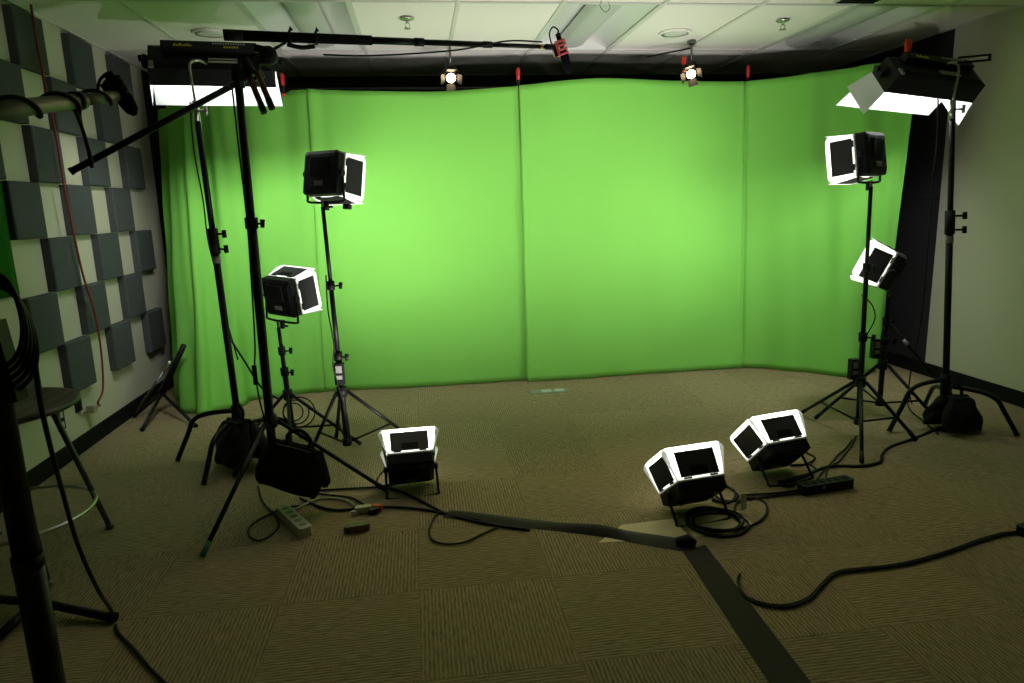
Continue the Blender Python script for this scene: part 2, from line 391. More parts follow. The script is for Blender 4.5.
c2 = curtain('wide flat green curtain left of the centre seam',
    [(-.74, 5.325, 2.262), (-.3, 5.33, 2.246), (.25, 5.33, 2.240), (.80, 5.325, 2.272)],
    [(-.80, 5.365, .004), (-.3, 5.33, .004), (.25, 5.31, .004), (.84, 5.300, .004)], 110,
    lambda u, v: wr_small(u, v, .4)+.010*S(7*u+.1*v)*bumpf(u, .02, .12)+.010*bumpf(u, .985, .015)+.006*S(1.5*u+.4*v)*v)
c3 = curtain('green curtain between the centre seam and the right seam',
    [(.80, 5.300, 2.272), (1.40, 5.31, 2.320), (2.0, 5.32, 2.30), (2.60, 5.325, 2.292)],
    [(.80, 5.262, .004), (1.40, 5.262, .004), (2.0, 5.27, .004), (2.64, 5.280, .004)], 110,
    lambda u, v: wr_small(u, v, .75)+.010*bumpf(u, .02, .02)+.012*bumpf(u, .97, .02)-.016*bumpf(u, .99, .012)+.006*S(1.7*u-.5*v+.3)*v)
c4 = curtain('right green curtain angled towards the right wall with soft folds',
    [(2.60, 5.335, 2.292), (2.95, 5.08, 2.300), (3.23, 4.78, 2.305), (3.41, 4.45, 2.30)],
    [(2.625, 5.300, .004), (2.98, 5.06, .004), (3.30, 4.80, .004), (3.62, 4.96, .004)], 110,
    lambda u, v: wr_small(u, v, .2)+.016*S(3.2*u+.25*v+.1)*(.4+u)+.014*S(6.3*u-.4*v)*u*(1-.5*v)-.012*bumpf(u, .015, .012))
# black rail the cloth is clipped to
def rail(pts, lab):
    o = tag(MB().tube(pts, .013, 10).build('curtain_rail', 'black'), lab, 'rail', 'curtain rails'); return o
rail([(-.95, 5.395, 2.268), (.8, 5.37, 2.262), (2.62, 5.375, 2.276)], 'black rail along the top of the straight green curtains')
rail([(-1.96, 6.09, 2.236), (-1.0, 5.46, 2.24)], 'black rail along the top of the folded left curtain')
rail([(2.66, 5.38, 2.276), (3.04, 5.10, 2.28), (3.31, 4.80, 2.285), (3.46, 4.47, 2.285)], 'black rail along the top of the angled right curtain')

def spring_clamp(loc, rotz, label, tilt=0.0, roll=0.0, sc=1.0):
    t = thing('spring_clamp', label, 'clamp', loc, 'red tipped spring clamps')
    t.rotation_euler = (tilt, roll, rotz); t.scale = (sc, sc, sc)
    for sg in (-1, 1):
        a = sg*.012
        MB().tube([(0, a*.6, -.055), (0, a*1.0, -.02), (0, a*1.2, .0)], [.010, .012, .011], 8).build('jaw', 'black', t)
        MB().tube([(0, a*1.2, .0), (0, a*1.5, .035), (0, a*1.8, .062), (0, a*1.85, .085)], [.012, .013, .013, .008], 8).build('handle_grip', 'red', t)
        MB().lathe([(.004, -.008), (.012, -.006), (.013, .004), (.006, .010)], (0, a*.45, -.062), n=10).build('jaw_pad', 'orange', t)
    MB().tube([(-.016, 0, -.004), (.016, 0, -.004)], .010, 8).build('pivot', 'black', t)
    return t
spring_clamp((-.915, 5.385, 2.295), 0, 'red tipped clamp at the left top of the green screen')
spring_clamp((.80, 5.34, 2.315), 0, 'red tipped clamp at the top of the centre seam', 0)
spring_clamp((2.62, 5.345, 2.325), -.5, 'red tipped clamp at the top of the right seam')
spring_clamp((3.34, 4.50, 2.335), -1.2, 'red tipped clamp behind the right tube light')

# dark green cloth hung on the wall by the stool
g = [[(XL+.020+.006*math.sin(9*u+3*v), 2.6+1.27*u, 1.595-.58*v) for u in [k/24 for k in range(25)]] for v in [k/8 for k in range(9)]]
o = MB().grid(g).build('green_cloth', 'darkgreen'); s = o.modifiers.new('cloth', 'SOLIDIFY'); s.thickness = 0.004
tag(o, 'small green cloth pinned on the left wall among the grey panels', 'cloth')

# ------------------------------------------------------------------ square LED panel light
def led_light(label, loc, yaw, pitch, roll=0.0, flare=(7, 7, 7, 7), foot=None, yoke=True, clip=False, ang=0.0, sheet=.168, power=1.0):
    """front is local +Y; foot: floor stand angle of the yoke, None when on a stand"""
    t = thing('led_panel_light', label, 'studio light', loc, 'square led panel lights')
    t.rotation_mode = 'QUATERNION'
    t.rotation_quaternion = (RZ(-yaw) @ RX(pitch) @ RY(roll)).to_quaternion()
    t.scale = (.9, .9, .9)
    S2, D = .128, .055
    b = MB(); c = .014
    for y0, s0 in ((-D/2-.012, S2-.02), (-D/2, S2), (D/2, S2)):
        pass
    ring = lambda y, s, k: [Vector(p) for p in ((-s+k, y, -s), (s-k, y, -s), (s, y, -s+k), (s, y, s-k), (s-k, y, s), (-s+k, y, s), (-s, y, s-k), (-s, y, -s+k))]
    rows = [ring(-D/2-.014, S2-.022, c), ring(-D/2, S2, c), ring(D/2, S2, c)]
    b.grid(rows, False, True)
    b.f += [tuple(range(7, -1, -1)), tuple(range(16, 24))]; b.sm += [False, False]
    body = b.build('housing', 'plastic', t)
    for k in range(7): MB().box((-.06+k*.02, -D/2-.020, .035), (.006, .016, .10)).build('cooling_fin', 'black', body)
    MB().box((0, -D/2-.0145, .092), (.15, .003, .006)).build('top_slot', 'steel', body)
    MB().box((.0, -D/2-.016, -.065), (.062, .004, .028)).build('label_plate', 'grey_label', body)
    MB().box((-.05, -D/2-.018, -.066), (.018, .008, .018)).build('power_switch', 'black', body)
    MB().box((0, D/2+.0015, 0), (.232, .003, .232)).build('led_face', 'led', t)
    f = MB()
    for q in ((0, .122, .248, .012), (0, -.122, .248, .012)): f.box((q[0], D/2+.003, q[1]), (q[2], .010, q[3]))
    for q in ((.122, 0), (-.122, 0)): f.box((q[0], D/2+.003, q[1]), (.012, .010, .256))
    f.build('front_frame', 'alu', t)
    # four doors with a white diffusion sheet lining each
    for k in range(4):                                     # top, right, bottom, left
        R = RY(k*PI/2); a = math.radians(flare[k])
        def pt(x, l, off=0.0, _R=R, _a=a): return _R @ Vector((x, D/2+.008+l*math.cos(_a)-off*math.sin(_a), .128+l*math.sin(_a)+off*math.cos(_a)))
        wi, wo, L_ = .127, (.170 if k in (0, 2) else .140), sheet
        poly = []
        for q in range(7):
            u = q/6*PI/2; poly.append((wo-.035+.035*math.cos(u), L_-.035+.035*math.sin(u)))
        out = [(wi, 0.0)]+poly; out = out+[(-x, l) for x, l in reversed(out)]
        vsx = [pt(x, l, -.003) for x, l in out]
        MB().add(vsx, [tuple(range(len(vsx)))]).build('diffusion_sheet', 'sheet', t)
        d = MB(); dw, dl = .104, .140
        d.plate([pt(-dw, .012, .003), pt(dw, .012, .003), pt(dw+.002, dl, .003), pt(-dw-.002, dl, .003)], -.003)
        dr = d.build('barn_door', 'door', t)
        for x in (-.07, .07): MB().tube([pt(x-.02, .006, .004), pt(x+.02, .006, .004)], .005, 6).build('hinge', 'black', dr)
        if k in (0,): MB().plate([pt(-.045, .02, .007), pt(.045, .02, .007), pt(.045, .06, .007), pt(-.045, .06, .007)], -.006).build('door_latch', 'base', dr)
    ld = bpy.data.lights.new('led_beam', 'AREA'); ld.shape = 'SQUARE'; ld.size = .22; ld.energy = LED_WATT*power; ld.spread = math.radians(118 if foot is not None else 128); ld.color = (1.0, .965, .93)
    lo = bpy.data.objects.new('led_beam', ld); COL.objects.link(lo); lo.parent = t; lo.location = (0, D/2+.006, 0); lo.rotation_euler = (PI/2, 0, 0)
    if clip:
        MB().box((.03, D/2+.165, -.160), (.045, .03, .030)).build('clip', 'black', t)
    for sg in (-1, 1):
        MB().lathe([(.006, 0), (.020, .004), (.022, .016), (.016, .022)], (sg*S2, 0, 0), RY(sg*PI/2), 12).build('tilt_knob', 'black', t)
    if yoke:
        # the yoke turns about the knob axis, so it can hang plumb while the head tilts
        Ry = RX(-pitch+ang) if foot is None else RX(foot)
        P = [(-S2-.010, 0, 0), (-S2-.012, 0, -.13), (-S2+.01, 0, -.165), (S2-.01, 0, -.165), (S2+.012, 0, -.13), (S2+.010, 0, 0)]
        MB().tube([Ry @ Vector(p) for p in smooth_path(P, 4)], .0075, 8).build('yoke', 'black', t)
        if foot is None:
            MB().tube([Ry @ Vector((0, 0, -.16)), Ry @ Vector((0, 0, -.215))], .016, 10).build('spigot_socket', 'black', t)
            MB().tube([Ry @ Vector((.012, 0, -.195)), Ry @ Vector((.045, 0, -.195))], .007, 8).build('socket_knob', 'black', t)
    return t

# ------------------------------------------------------------------ stands
def tripod_stand(label, base, topp, hubz, feet, collars, adapter=None, r=(.0165, .0135, .011), brace=True, braceat=.42, name='light_stand', cat='light stand', group='black tripod light stands', topz=None, low=.07, taped=None):
    base = Vector((base[0], base[1], 0)); topp = Vector(topp)
    t = thing(name, label, cat, base, group)
    ax = lambda z: Vector(((topp.x-base.x)*z/topp.z, (topp.y-base.y)*z/topp.z, z))
    zs = [low]+list(collars)+[topp.z]
    for k in range(len(zs)-1):
        MB().tube([ax(zs[k]), ax(zs[k+1])], r[min(k, len(r)-1)], 12).build('column' if k == 0 else 'upper_tube', 'satin', t)
    MB().tube([ax(topp.z-.002), ax(topp.z+.035)], .008, 8).build('spigot', 'steel', t)
    for k, z in enumerate(collars):
        rr = r[min(k, len(r)-1)]
        c = MB().tube([ax(z-.03), ax(z+.02)], [rr+.007, rr+.008], 12).build('collar', 'plastic', t)
        sd = Vector((1, -.5, 0)).normalized() if k % 2 == 0 else Vector((1, .1, 0)).normalized()
        kb = MB(); kb.tube([ax(z-.008)+sd*rr, ax(z-.008)+sd*(rr+.035)], .005, 8)
        kb.tube([ax(z-.026)+sd*(rr+.036), ax(z+.010)+sd*(rr+.040)], [.009, .011], 8); kb.build('knob', 'plastic', c)
    MB().tube([ax(hubz-.03), ax(hubz+.03)], r[0]+.012, 12).build('leg_hub', 'plastic', t)
    if brace: MB().tube([ax(low), ax(low+.04)], r[0]+.010, 12).build('lower_hub', 'plastic', t)
    for n_, fxy in enumerate(feet):
        f = Vector((fxy[0]-base.x, fxy[1]-base.y, .012)); d = Vector((f.x, f.y, 0)).normalized()
        h = ax(hubz)+d*(r[0]+.012)
        lg = MB().tube([h, f], .0105, 10).build('leg', 'satin', t)
        dd = (f-h).normalized()
        MB().tube([f-dd*.06, f+dd*.004], [.012, .0125], 10).build('foot_cap', 'rubber_green' if (taped is not None and n_ == taped) else 'rubber', lg)
        if brace:
            mid = h.lerp(f, braceat+.2)
            MB().tube([ax(low+.02)+d*(r[0]+.008), mid], .0065, 8).build('brace', 'satin', t)
    if adapter:
        z, s, off = adapter
        a = MB().box(ax(z)+Vector(off), s, ch=.006).build('power_adapter', 'plastic', t)
        MB().box(ax(z)+Vector(off)+Vector((0, -s[1]/2-.001, .028)), (s[0]*.6, .003, .04)).build('sticker', 'grey_label', a)
        MB().box(ax(z)+Vector(off)+Vector((0, -s[1]/2-.001, -.018)), (s[0]*.6, .003, .022)).build('sticker', 'grey_label', a)
    return t
def c_stand(label, base, topp, legs, collars):
    base = Vector((base[0], base[1], 0)); topp = Vector(topp)
    t = thing('turtle_base_stand', label, 'light stand', base, 'stands with bent legs')
    ax = lambda z: Vector(((topp.x-base.x)*z/topp.z, (topp.y-base.y)*z/topp.z, z))
    zs = [.17]+list(collars)+[topp.z]
    for k in range(len(zs)-1):
        MB().tube([ax(zs[k]), ax(zs[k+1])], [.0185, .0155, .0125][min(k, 2)], 12).build('column' if k == 0 else 'upper_tube', 'satin', t)
    for k, z in enumerate(collars):
        rr = [.0185, .0155][k % 2]
        c = MB().tube([ax(z-.11), ax(z+.025)], rr+.008, 12).build('collar', 'plastic', t)
        MB().tube([ax(z-.16), ax(z-.12)], rr+.003, 12).build('sticker_band', 'grey_label', c)
        for dz, sl in ((-.005, 1), (-.085, 1)):
            d = Vector((.9*sl, -.45, 0)).normalized(); kb = MB()
            kb.tube([ax(z+dz)+d*rr, ax(z+dz)+d*(rr+.05)], .006, 8)
            kb.tube([ax(z+dz-.02)+d*(rr+.055), ax(z+dz+.02)+d*(rr+.055)], .012, 8); kb.build('knob', 'plastic', c)
    MB().tube([ax(.17), ax(.33)], .030, 14).build('leg_hub', 'plastic', t)
    for k, fxy in enumerate(legs):
        f = Vector((fxy[0]-base.x, fxy[1]-base.y, .013)); d = Vector((f.x, f.y, 0)); L_ = d.length; d.normalize()
        z = .295-.045*k
        P = smooth_path([d*.02+Vector((0, 0, z)), d*(L_*.45)+Vector((0, 0, z-.01)), d*(L_*.68)+Vector((0, 0, z-.045)), d*(L_*.80)+Vector((0, 0, z*.55)), f], 5)
        lg = MB().tube(P, .0135, 10).build('leg', 'satin', t)
        MB().tube([P[-2].lerp(f, .7), f+Vector((0, 0, -.003))], .015, 10).build('foot_cap', 'rubber', lg)
    return t, ax

A_BASE, A_TOP = (-1.08, 3.93), yp(195, 101, 3.84)
stA, axA = c_stand('black stand with bent legs under the left tube light', A_BASE, A_TOP, [(-1.453, 3.968), (-1.188, 3.549), (-.80, 4.24)], [1.30])
G_BASE, G_TOP = (3.115, 3.60), Vector((2.985, 3.62, 1.90))
stG, axG = c_stand('black stand with bent legs under the right tube light', G_BASE, G_TOP, [(2.713, 3.556), (3.359, 3.339), (3.30, 4.0)], [1.27])
tripod_stand('tall thick black stand holding the microphone boom at left', (-.753, 3.233), (-.735, 3.233, 1.93), .43,
    [(-.963, 2.761), (-.236, 3.29), (-1.06, 3.66)], [1.36], r=(.021, .0175), brace=False, low=.22, taped=0)
tripod_stand('short stand under the low left led panel', (-.84, 4.20), (-.868, 4.20, .72), .30,
    [(-1.14, 4.38), (-.42, 4.02), (-.78, 3.78)], [.45, .58], adapter=None)
tripod_stand('tall stand under the high left led panel', (-.475, 3.85), (-.505, 3.85, 1.42), .39,
    [(-.70, 3.86), (-.58, 4.16), (-.08, 3.98)], [.60, 1.0], adapter=(.50, (.055, .045, .12), (.0, -.02, 0)))
tripod_stand('tall stand under the high right led panel', (2.515, 3.56), (2.485, 3.56, 1.44), .33,
    [(2.26, 3.15), (2.40, 3.99), (2.76, 3.39)], [.60, 1.0], adapter=(.40, (.05, .045, .12), (-.03, .03, 0)))
stF = tripod_stand('short stand under the low right led panel', (2.87, 3.87), (2.87, 3.87, .80), .34,
    [(2.44, 3.88), (2.92, 4.33), (3.10, 3.62)], [.50, .62], adapter=(.44, (.05, .045, .12), (-.045, .02, 0)))
sf = Vector((2.87, 3.87, 0))
arm = MB().tube([Vector((2.88, 3.86, .62))-sf, Vector((3.09, 3.72, .30))-sf], .010, 8).build('side_arm', 'satin', stF)
pa = Vector((2.88, 3.86, .62)).lerp(Vector((3.09, 3.72, .30)), .35)-sf; pb = Vector((2.88, 3.86, .62)).lerp(Vector((3.09, 3.72, .30)), .45)-sf
MB().tube([pa, pb], .0115, 8).build('painted_glint', 'white_print', arm)  # pale ring paints in the white reflection on the arm

# panel lights on stands
led_light('upper left led panel on the tall stand, facing right', (-.487, 3.86, 1.595), math.radians(34), math.radians(-12), clip=True, power=.5)
led_light('lower left led panel beside the boom stand, tilted up', (-.835, 4.20, .905), math.radians(36), math.radians(12), math.radians(4), power=.45)
led_light('upper right led panel on the tall stand, facing left', (2.485, 3.58, 1.615), math.radians(-30), math.radians(-8), power=1.25)
led_light('lower right led panel behind the tall stand, tipped upwards', (2.875, 3.87, .935), math.radians(-58), math.radians(24), math.radians(0), flare=(7, 5, 7, 5), power=.55)
# panel lights on the floor
led_light('left floor led panel beside the tripod, pointing straight back', fp(411, 468, .115), math.radians(-3), math.radians(43), 0, (-10, 9, 4, 9), foot=math.radians(-80), power=2.0)
led_light('middle floor led panel next to the coiled cable', fp(693, 491, .11), math.radians(-8), math.radians(53), math.radians(-2), (0, 9, 4, 10), foot=math.radians(-95), power=2.0)
led_light('rightmost floor led panel near the right stands', fp(779, 455, .115), math.radians(-10), math.radians(47), math.radians(-3), (0, 9, 4, 16), foot=math.radians(-90), power=2.0)

# ------------------------------------------------------------------ large tube fixtures
def tube_light(label, loc, yaw, pitch, roll, arm_side, flaps):
    t = thing('tube_bank_light', label, 'studio light', loc, 'large fluorescent bank lights')
    t.rotation_mode = 'QUATERNION'
    t.rotation_quaternion = (RZ(-yaw) @ RX(pitch) @ RY(roll)).to_quaternion()
    W, H, D = .31, .085, .055
    b = MB()
    ring = lambda y, x, z: [Vector(p) for p in ((-x, y, -z), (x, y, -z), (x, y, z), (-x, y, z))]
    b.grid([ring(-D-.012, W-.05, H-.035), ring(-D, W-.012, H-.01), ring(D, W, H)], False, True)
    b.f += [(3, 2, 1, 0)]; b.sm += [False]
    body = b.build('housing', 'plastic', t)
    # white trough, four tubes
    MB().grid([ring(D, W-.003, H-.003), ring(D-.035, W-.03, H-.02)], False, True).build('trough_rim', 'flap', t)
    MB().add(ring(D-.035, W-.03, H-.02), [(0, 1, 2, 3)]).build('reflector', 'trof', t)
    for k in range(4): MB().tube([(-W+.05, D-.020, -.048+.032*k), (W-.05, D-.020, -.048+.032*k)], .010, 8).build('fluorescent_tube', 'tube', t)
    ld = bpy.data.lights.new('tube_beam', 'AREA'); ld.shape = 'RECTANGLE'; ld.size = .52; ld.size_y = .12; ld.energy = TUBE_WATT; ld.spread = math.radians(122); ld.color = (.97, 1.0, .96)
    lo = bpy.data.objects.new('tube_beam', ld); COL.objects.link(lo); lo.parent = t; lo.location = (0, D-.006, 0); lo.rotation_euler = (PI/2, 0, 0)
    # ballast ridge with its printed markings
    rg = MB().box((.0, -D-.028, H-.045), (2*W-.16, .04, .05)).build('ballast_box', 'plastic', t)
    yb = -D-.0495
    m = MB(); x = -.17                                       # slanted yellow word mark
    for q, hh in enumerate((.016, .011, .019, .010, .013, .016, .009)):
        m.plate([(x, yb, H-.058), (x+.009, yb, H-.058), (x+.015, yb, H-.058+hh), (x+.006, yb, H-.058+hh)], .0015); x += .0125
    m.build('yellow_wordmark', 'yellow', rg)
    m = MB(); x = .075
    for q in range(6): m.box((x, yb, H-.056), (.009, .0015, .012)); x += .0125
    m.build('yellow_print', 'yellow', rg)
    m = MB(); x = .02
    for q in range(13): m.box((x, yb, H-.034), (.008, .0015, .009)); x += .0125
    m.build('white_print', 'white_print', rg)
    for z in (-.020, -.038): MB().box((.06, -D-.015, z), (.14, .006, .008)).build('grip_rail', 'alu', body)
    for sx in (-1, 1):
        MB().box((sx*(W+.012), 0, .02), (.03, .05, .05), ch=.01).build('end_bracket', 'plastic', t)
        MB().lathe([(.008, 0), (.017, .004), (.017, .018)], (sx*(W+.024), 0, .04), RY(sx*PI/2), 10).build('bracket_knob', 'black', t)
    MB().box((-W+.03, -D-.006, -H+.03), (.022, .012, .04)).build('label_tag', 'grey_label', body)
    # flaps: top, bottom, left, right  (angle from straight ahead, length)
    for nm, (a, L_) in flaps.items():
        a = math.radians(a)
        if nm in ('top', 'bottom'):
            s = 1 if nm == 'top' else -1
            P = lambda x, l, off=0: Vector((x, D+l*math.cos(a)-off*math.sin(a), s*(H+l*math.sin(a)+off*math.cos(a))))
            poly = [P(-W, 0), P(W, 0), P(W+.02, L_), P(-W-.05, L_)]; bk = [P(-W, 0, .003), P(W, 0, .003), P(W+.02, L_, .003), P(-W-.05, L_, .003)]
        else:
            s = 1 if nm == 'right' else -1
            P = lambda z, l, off=0: Vector((s*(W+l*math.sin(a)+off*math.cos(a)), D+l*math.cos(a)-off*math.sin(a), z))
            poly = [P(-H, 0), P(H, 0), P(H+.03, L_), P(-H-.03, L_)]; bk = [P(-H, 0, .003), P(H, 0, .003), P(H+.03, L_, .003), P(-H-.03, L_, .003)]
        fl = MB().add(poly, [(0, 1, 2, 3)]).build('flap', 'flap', t)
        MB().add(bk, [(0, 1, 2, 3)]).build('flap_back', 'flap' if (nm == 'left' and arm_side) else 'door', fl)
    return t
flA = dict(top=(2, .36), left=(6, .12))  # left flap is added to keep the beam's spill off the wall
tbA = tube_light('large tube light at upper left behind the boom stand', (-1.03, 3.99, 2.165), math.radians(-9), math.radians(-33), 0, 0, flA)
flG = dict(top=(4, .25), left=(22, .14), right=(6, .14))
tbG = tube_light('large tube light at upper right in front of the right wall', (2.88, 3.68, 2.02), math.radians(-12), math.radians(-42), math.radians(6), 1, flG)
def world_part(t, mb, name, m):                              # a part given in room coordinates
    o = mb.build(name, m); bpy.context.view_layer.update()
    o.parent = t; o.matrix_parent_inverse = (Matrix.Translation(t.location) @ t.rotation_quaternion.to_matrix().to_4x4()).inverted() if t.rotation_mode == 'QUATERNION' else Matrix.Translation(t.location).inverted()
    return o
for t, tp, sd in ((tbA, A_TOP, 1), (tbG, G_TOP, -1)):
    y = tp.y-.13
    P = smooth_path([tp+Vector((0, 0, -.06)), tp+Vector((0, -.005, .03)), tp+Vector((0, -.02, .11)), tp+Vector((0, -.02, .165)), tp+Vector((.012*sd, -.015, .188)), tp+Vector((.045*sd, .0, .195)), tp+Vector((.06*sd, .06, .19))], 5)
    world_part(t, MB().tube(P, .0062, 10), 'mount_arm', 'chrome')
    world_part(t, MB().tube([tp+Vector((0, 0, -.10)), tp+Vector((0, 0, .0))], .016, 12), 'spigot_socket', 'chrome')
    kb = MB().tube([tp+Vector((.015, -.01, -.05)), tp+Vector((.05, -.02, -.05))], .006, 8); kb.tube([tp+Vector((.052, -.02, -.072)), tp+Vector((.052, -.02, -.028))], .010, 8)
    world_part(t, kb, 'socket_knob', 'chrome')
p0 = Vector((3.02, 3.60, 2.135))
world_part(tbG, MB().box((3.04, 3.56, 2.118), (.19, .012, .010), RY(-.08)).box((3.04, 3.56, 2.091), (.19, .012, .010), RY(-.08)).box((3.132, 3.56, 2.111), (.010, .012, .036), RY(-.08)), 'handle_bar', 'black')

# ------------------------------------------------------------------ warm track lamps on the ceiling
def track_lamp(label, lens, ceilp, aim, armx):
    lens = Vector(lens); t = thing('track_lamp', label, 'spotlight', (lens.x, lens.y, ZC), 'warm barn door track lamps')
    o = Vector((lens.x, lens.y, ZC)); d = (Vector(aim)-lens).normalized(); R = frame_z(d)
    L0 = lens-o
    MB().lathe([(.020, -.11), (.034, -.10), (.036, -.03), (.042, -.02), (.042, .0), (.036, .0)], L0, R, 18).build('lamp_housing', 'black', t)
    MB().lathe([(.033, .001), (.030, .005), (.001, .010)], L0, R, 18).build('lens', 'lamp', t)
    for k in range(4):
        Q = R @ RZ(k*PI/2)
        MB().plate([L0+Q @ Vector(p) for p in ((-.030, .043, .0), (.030, .043, .0), (.036, .075, .045), (-.036, .075, .045))], .002).build('barn_leaf', 'black', t)
    top = Vector((0, 0, -.004)); s = R @ Vector((1, 0, 0))
    MB().tube(smooth_path([L0+s*.045-d*.05, L0+s*.05+Vector((0, 0, .05)), L0+Vector((0, 0, .085)), L0-s*.05+Vector((0, 0, .05)), L0-s*.045-d*.05], 4), .005, 8).build('yoke', 'black', t)
    MB().tube([L0+Vector((0, 0, .08)), top], .008, 8).build('stem', 'steel', t)
    MB().box((0, 0, -.012), (.05, .05, .022)).build('ceiling_clip', 'steel', t)
    if armx: MB().tube([(0, 0, -.05), (armx, .18, -.075)], .006, 8).build('side_bar', 'black', t)
    ld = bpy.data.lights.new('lamp_beam', 'SPOT'); ld.energy = SPOT_POWER; ld.color = (1.0, .70, .36); ld.spot_size = math.radians(70); ld.spot_blend = .6; ld.shadow_soft_size = .03
    lo = bpy.data.objects.new('lamp_beam', ld); COL.objects.link(lo); lo.parent = t
    lo.location = L0+d*.03; lo.rotation_mode = 'QUATERNION'; lo.rotation_quaternion = d.to_track_quat('-Z', 'Y')
    return t
track_lamp('bright warm lamp left of the centre seam', yp(451, 78, 5.12), None, (.35, 1.2, .2), 0)
tk = track_lamp('bright warm lamp with open leaves near the right seam', yp(691, 74, 5.10), None, (1.0, 1.4, .2), -.28)
spring_clamp(yp(684, 62, 5.08)+Vector((0, 0, -.02)), .3, 'red tipped clamp gripping the right warm lamp', 0, 0, .7)

# ------------------------------------------------------------------ booms and microphones
bA, bB = yp(225, 35, 3.40), yp(551, 47, 3.62)
def bm(u): return bA.lerp(bB, u)
t = thing('boom_pole', 'long black boom pole across the top of the green screen', 'boom pole', bA)
def seg(name, a, b, r, m='satin'): return MB().tube([bm(a)-bA, bm(b)-bA], r, 12).build(name, m, t)
seg('foam_grip', 0, .42, [.0235, .0215], 'foam'); seg('end_cap', -.004, .05, .0245, 'rubber')
seg('pole_section', .42, .58, .0165); seg('pole_section', .56, .80, .0135); seg('pole_section', .78, .985, .0105)
seg('lock_ring', .55, .58, .019, 'plastic'); seg('lock_ring', .77, .80, .0155, 'plastic'); seg('brass_collar', .962, .972, .0125, 'brass'); seg('swivel', .98, 1.012, .014, 'plastic')
for u in (.18, .255):
    R = frame_z(bB-bA)
    MB().lathe([(.025, -.006), (.030, -.006), (.030, .006), (.025, .006)], bm(u)-bA, R, 14, cap=False).build('strap', 'black', t)
    MB().tube([bm(u)-bA+Vector((0, 0, .025)), bm(u)-bA+Vector((.006, 0, .045)), bm(u)-bA+Vector((.012, 0, .030))], .006, 6).build('strap_end', 'black', t)
cb = [bm(.30)+Vector((-.04, -.03, -.075)), bm(.40)+Vector((0, -.03, -.075)), bm(.56)+Vector((0, -.02, -.055)), bm(.70)+Vector((0, -.02, -.03)), bm(.85)+Vector((0, -.01, .018)), bm(.97)+Vector((0, 0, .022))]
MB().tube([p-bA for p in smooth_path(cb)], .004, 6).build('cable', 'rubber', t)
# holder on top of the stand
hd = thing('boom_holder', 'black clamp holder between the stand top and the boom pole', 'holder', (-.735, 3.233, 1.96))
ho = Vector((-.735, 3.233, 1.96)); hp = yp(268, 56, 3.30)
MB().tube([Vector((0, 0, -.03)), Vector((0, 0, .06))], .026, 12).build('socket', 'plastic', hd)
MB().tube([Vector((.01, 0, .03)), hp-ho+Vector((-.02, 0, -.02))], .014, 10).build('neck', 'plastic', hd)
MB().lathe([(.012, -.045), (.034, -.04), (.042, .0), (.036, .035), (.015, .045)], hp-ho, RX(PI/2) @ RY(.3), 14).build('ball_joint', 'plastic', hd)
MB().box(hp-ho+Vector((-.028, -.01, .025)), (.045, .03, .03), RY(.2)).build('lever', 'plastic', hd)
bh = bm(.2)
MB().tube([hp-ho+Vector((.03, 0, .03)), bm(.165)-ho+Vector((0, 0, -.024))], .007, 8).build('fork_stem', 'plastic', hd)
MB().tube(smooth_path([bm(.17)-ho+Vector((0, 0, -.030)), bm(.21)-ho+Vector((0, 0, -.042)), bm(.25)-ho+Vector((0, 0, -.034))], 5), .010, 8).build('cradle', 'plastic', hd)
# counter arm that slants down left from the stand top
aL, aR = yp(70, 172, 3.02), yp(258, 72, 3.25)
t = thing('cross_arm', 'black arm slanting down left from the boom stand top', 'arm', aR)
MB().tube([aL-aR, Vector((0, 0, 0))], .0135, 12).build('tube', 'satin', t)
MB().tube([aL-aR, (aL-aR)*.985], .0155, 12).build('end_cap', 'rubber', t)
MB().tube([Vector((.005, 0, -.03)), Vector((-.02, 0, .035))], .024, 12).build('grip_head', 'plastic', t)
# squeeze clamp hanging from the stand top
ct = yp(247, 66, 3.17); t = thing('squeeze_clamp', 'large clamp with dark red handles hanging at the boom stand top', 'clamp', ct)
for (xa, ya), (xb, yb) in (((249, 76), (261, 105)), ((257, 72), (269, 101))):
    a, b = yp(xa, ya, 3.17)-ct, yp(xb, yb, 3.14)-ct
    MB().box((a+b)/2, (.030, .022, (b-a).length), frame_z(b-a), ch=.006).build('handle', 'darkred', t)
    c = b+(b-a)*.10; MB().box(c, (.031, .024, (b-a).length*.34), frame_z(b-a), ch=.006).build('handle_tip', 'plastic', t)
MB().tube([Vector((-.01, 0, .03)), yp(252, 76, 3.17)-ct], [.020, .026], 10).build('jaw', 'plastic', t)
def shotgun(label, top, bottom, r, red, loop):
    top = Vector(top); bottom = Vector(bottom); t = thing('shotgun_microphone', label, 'microphone', bottom, 'shotgun microphones')
    d = top-bottom; L_ = d.length; R = frame_z(d)
    MB().lathe([(.3*r, 0), (.8*r, .012), (r, .03), (r, L_*.60), (.8*r, L_*.66), (.5*r, L_*.67)], (0, 0, 0), R, 14).build('foam_windscreen', 'foam', t)
    MB().tube([d*.62, d*.98], .010, 10).build('body', 'satin', t)
    for u in (.56, .68, .80, .90):
        MB().lathe([(r*.75, -.006), (r*1.25, -.006), (r*1.25, .006), (r*.75, .006)], d*u, R, 12, cap=False).build('shock_ring', 'pink' if red else 'black', t)
    MB().box(d*.74+R @ Vector((-r*1.2, 0, 0)), (.012, .03, L_*.40), R).build('mount_bar', 'pink' if red else 'plastic', t)
    if red: MB().box(d*.72+R @ Vector((-r*1.9, 0, 0)), (.016, .026, L_*.34), R).build('mount_spine', 'plastic', t)
    MB().tube([d*.95, d*1.12], .013, 10).build('plug', 'satin', t)
    P = smooth_path([d*1.12]+[Vector(p)-bottom for p in loop], 6)
    MB().tube(P, .004, 6).build('cable_loop', 'rubber', t)
    return t
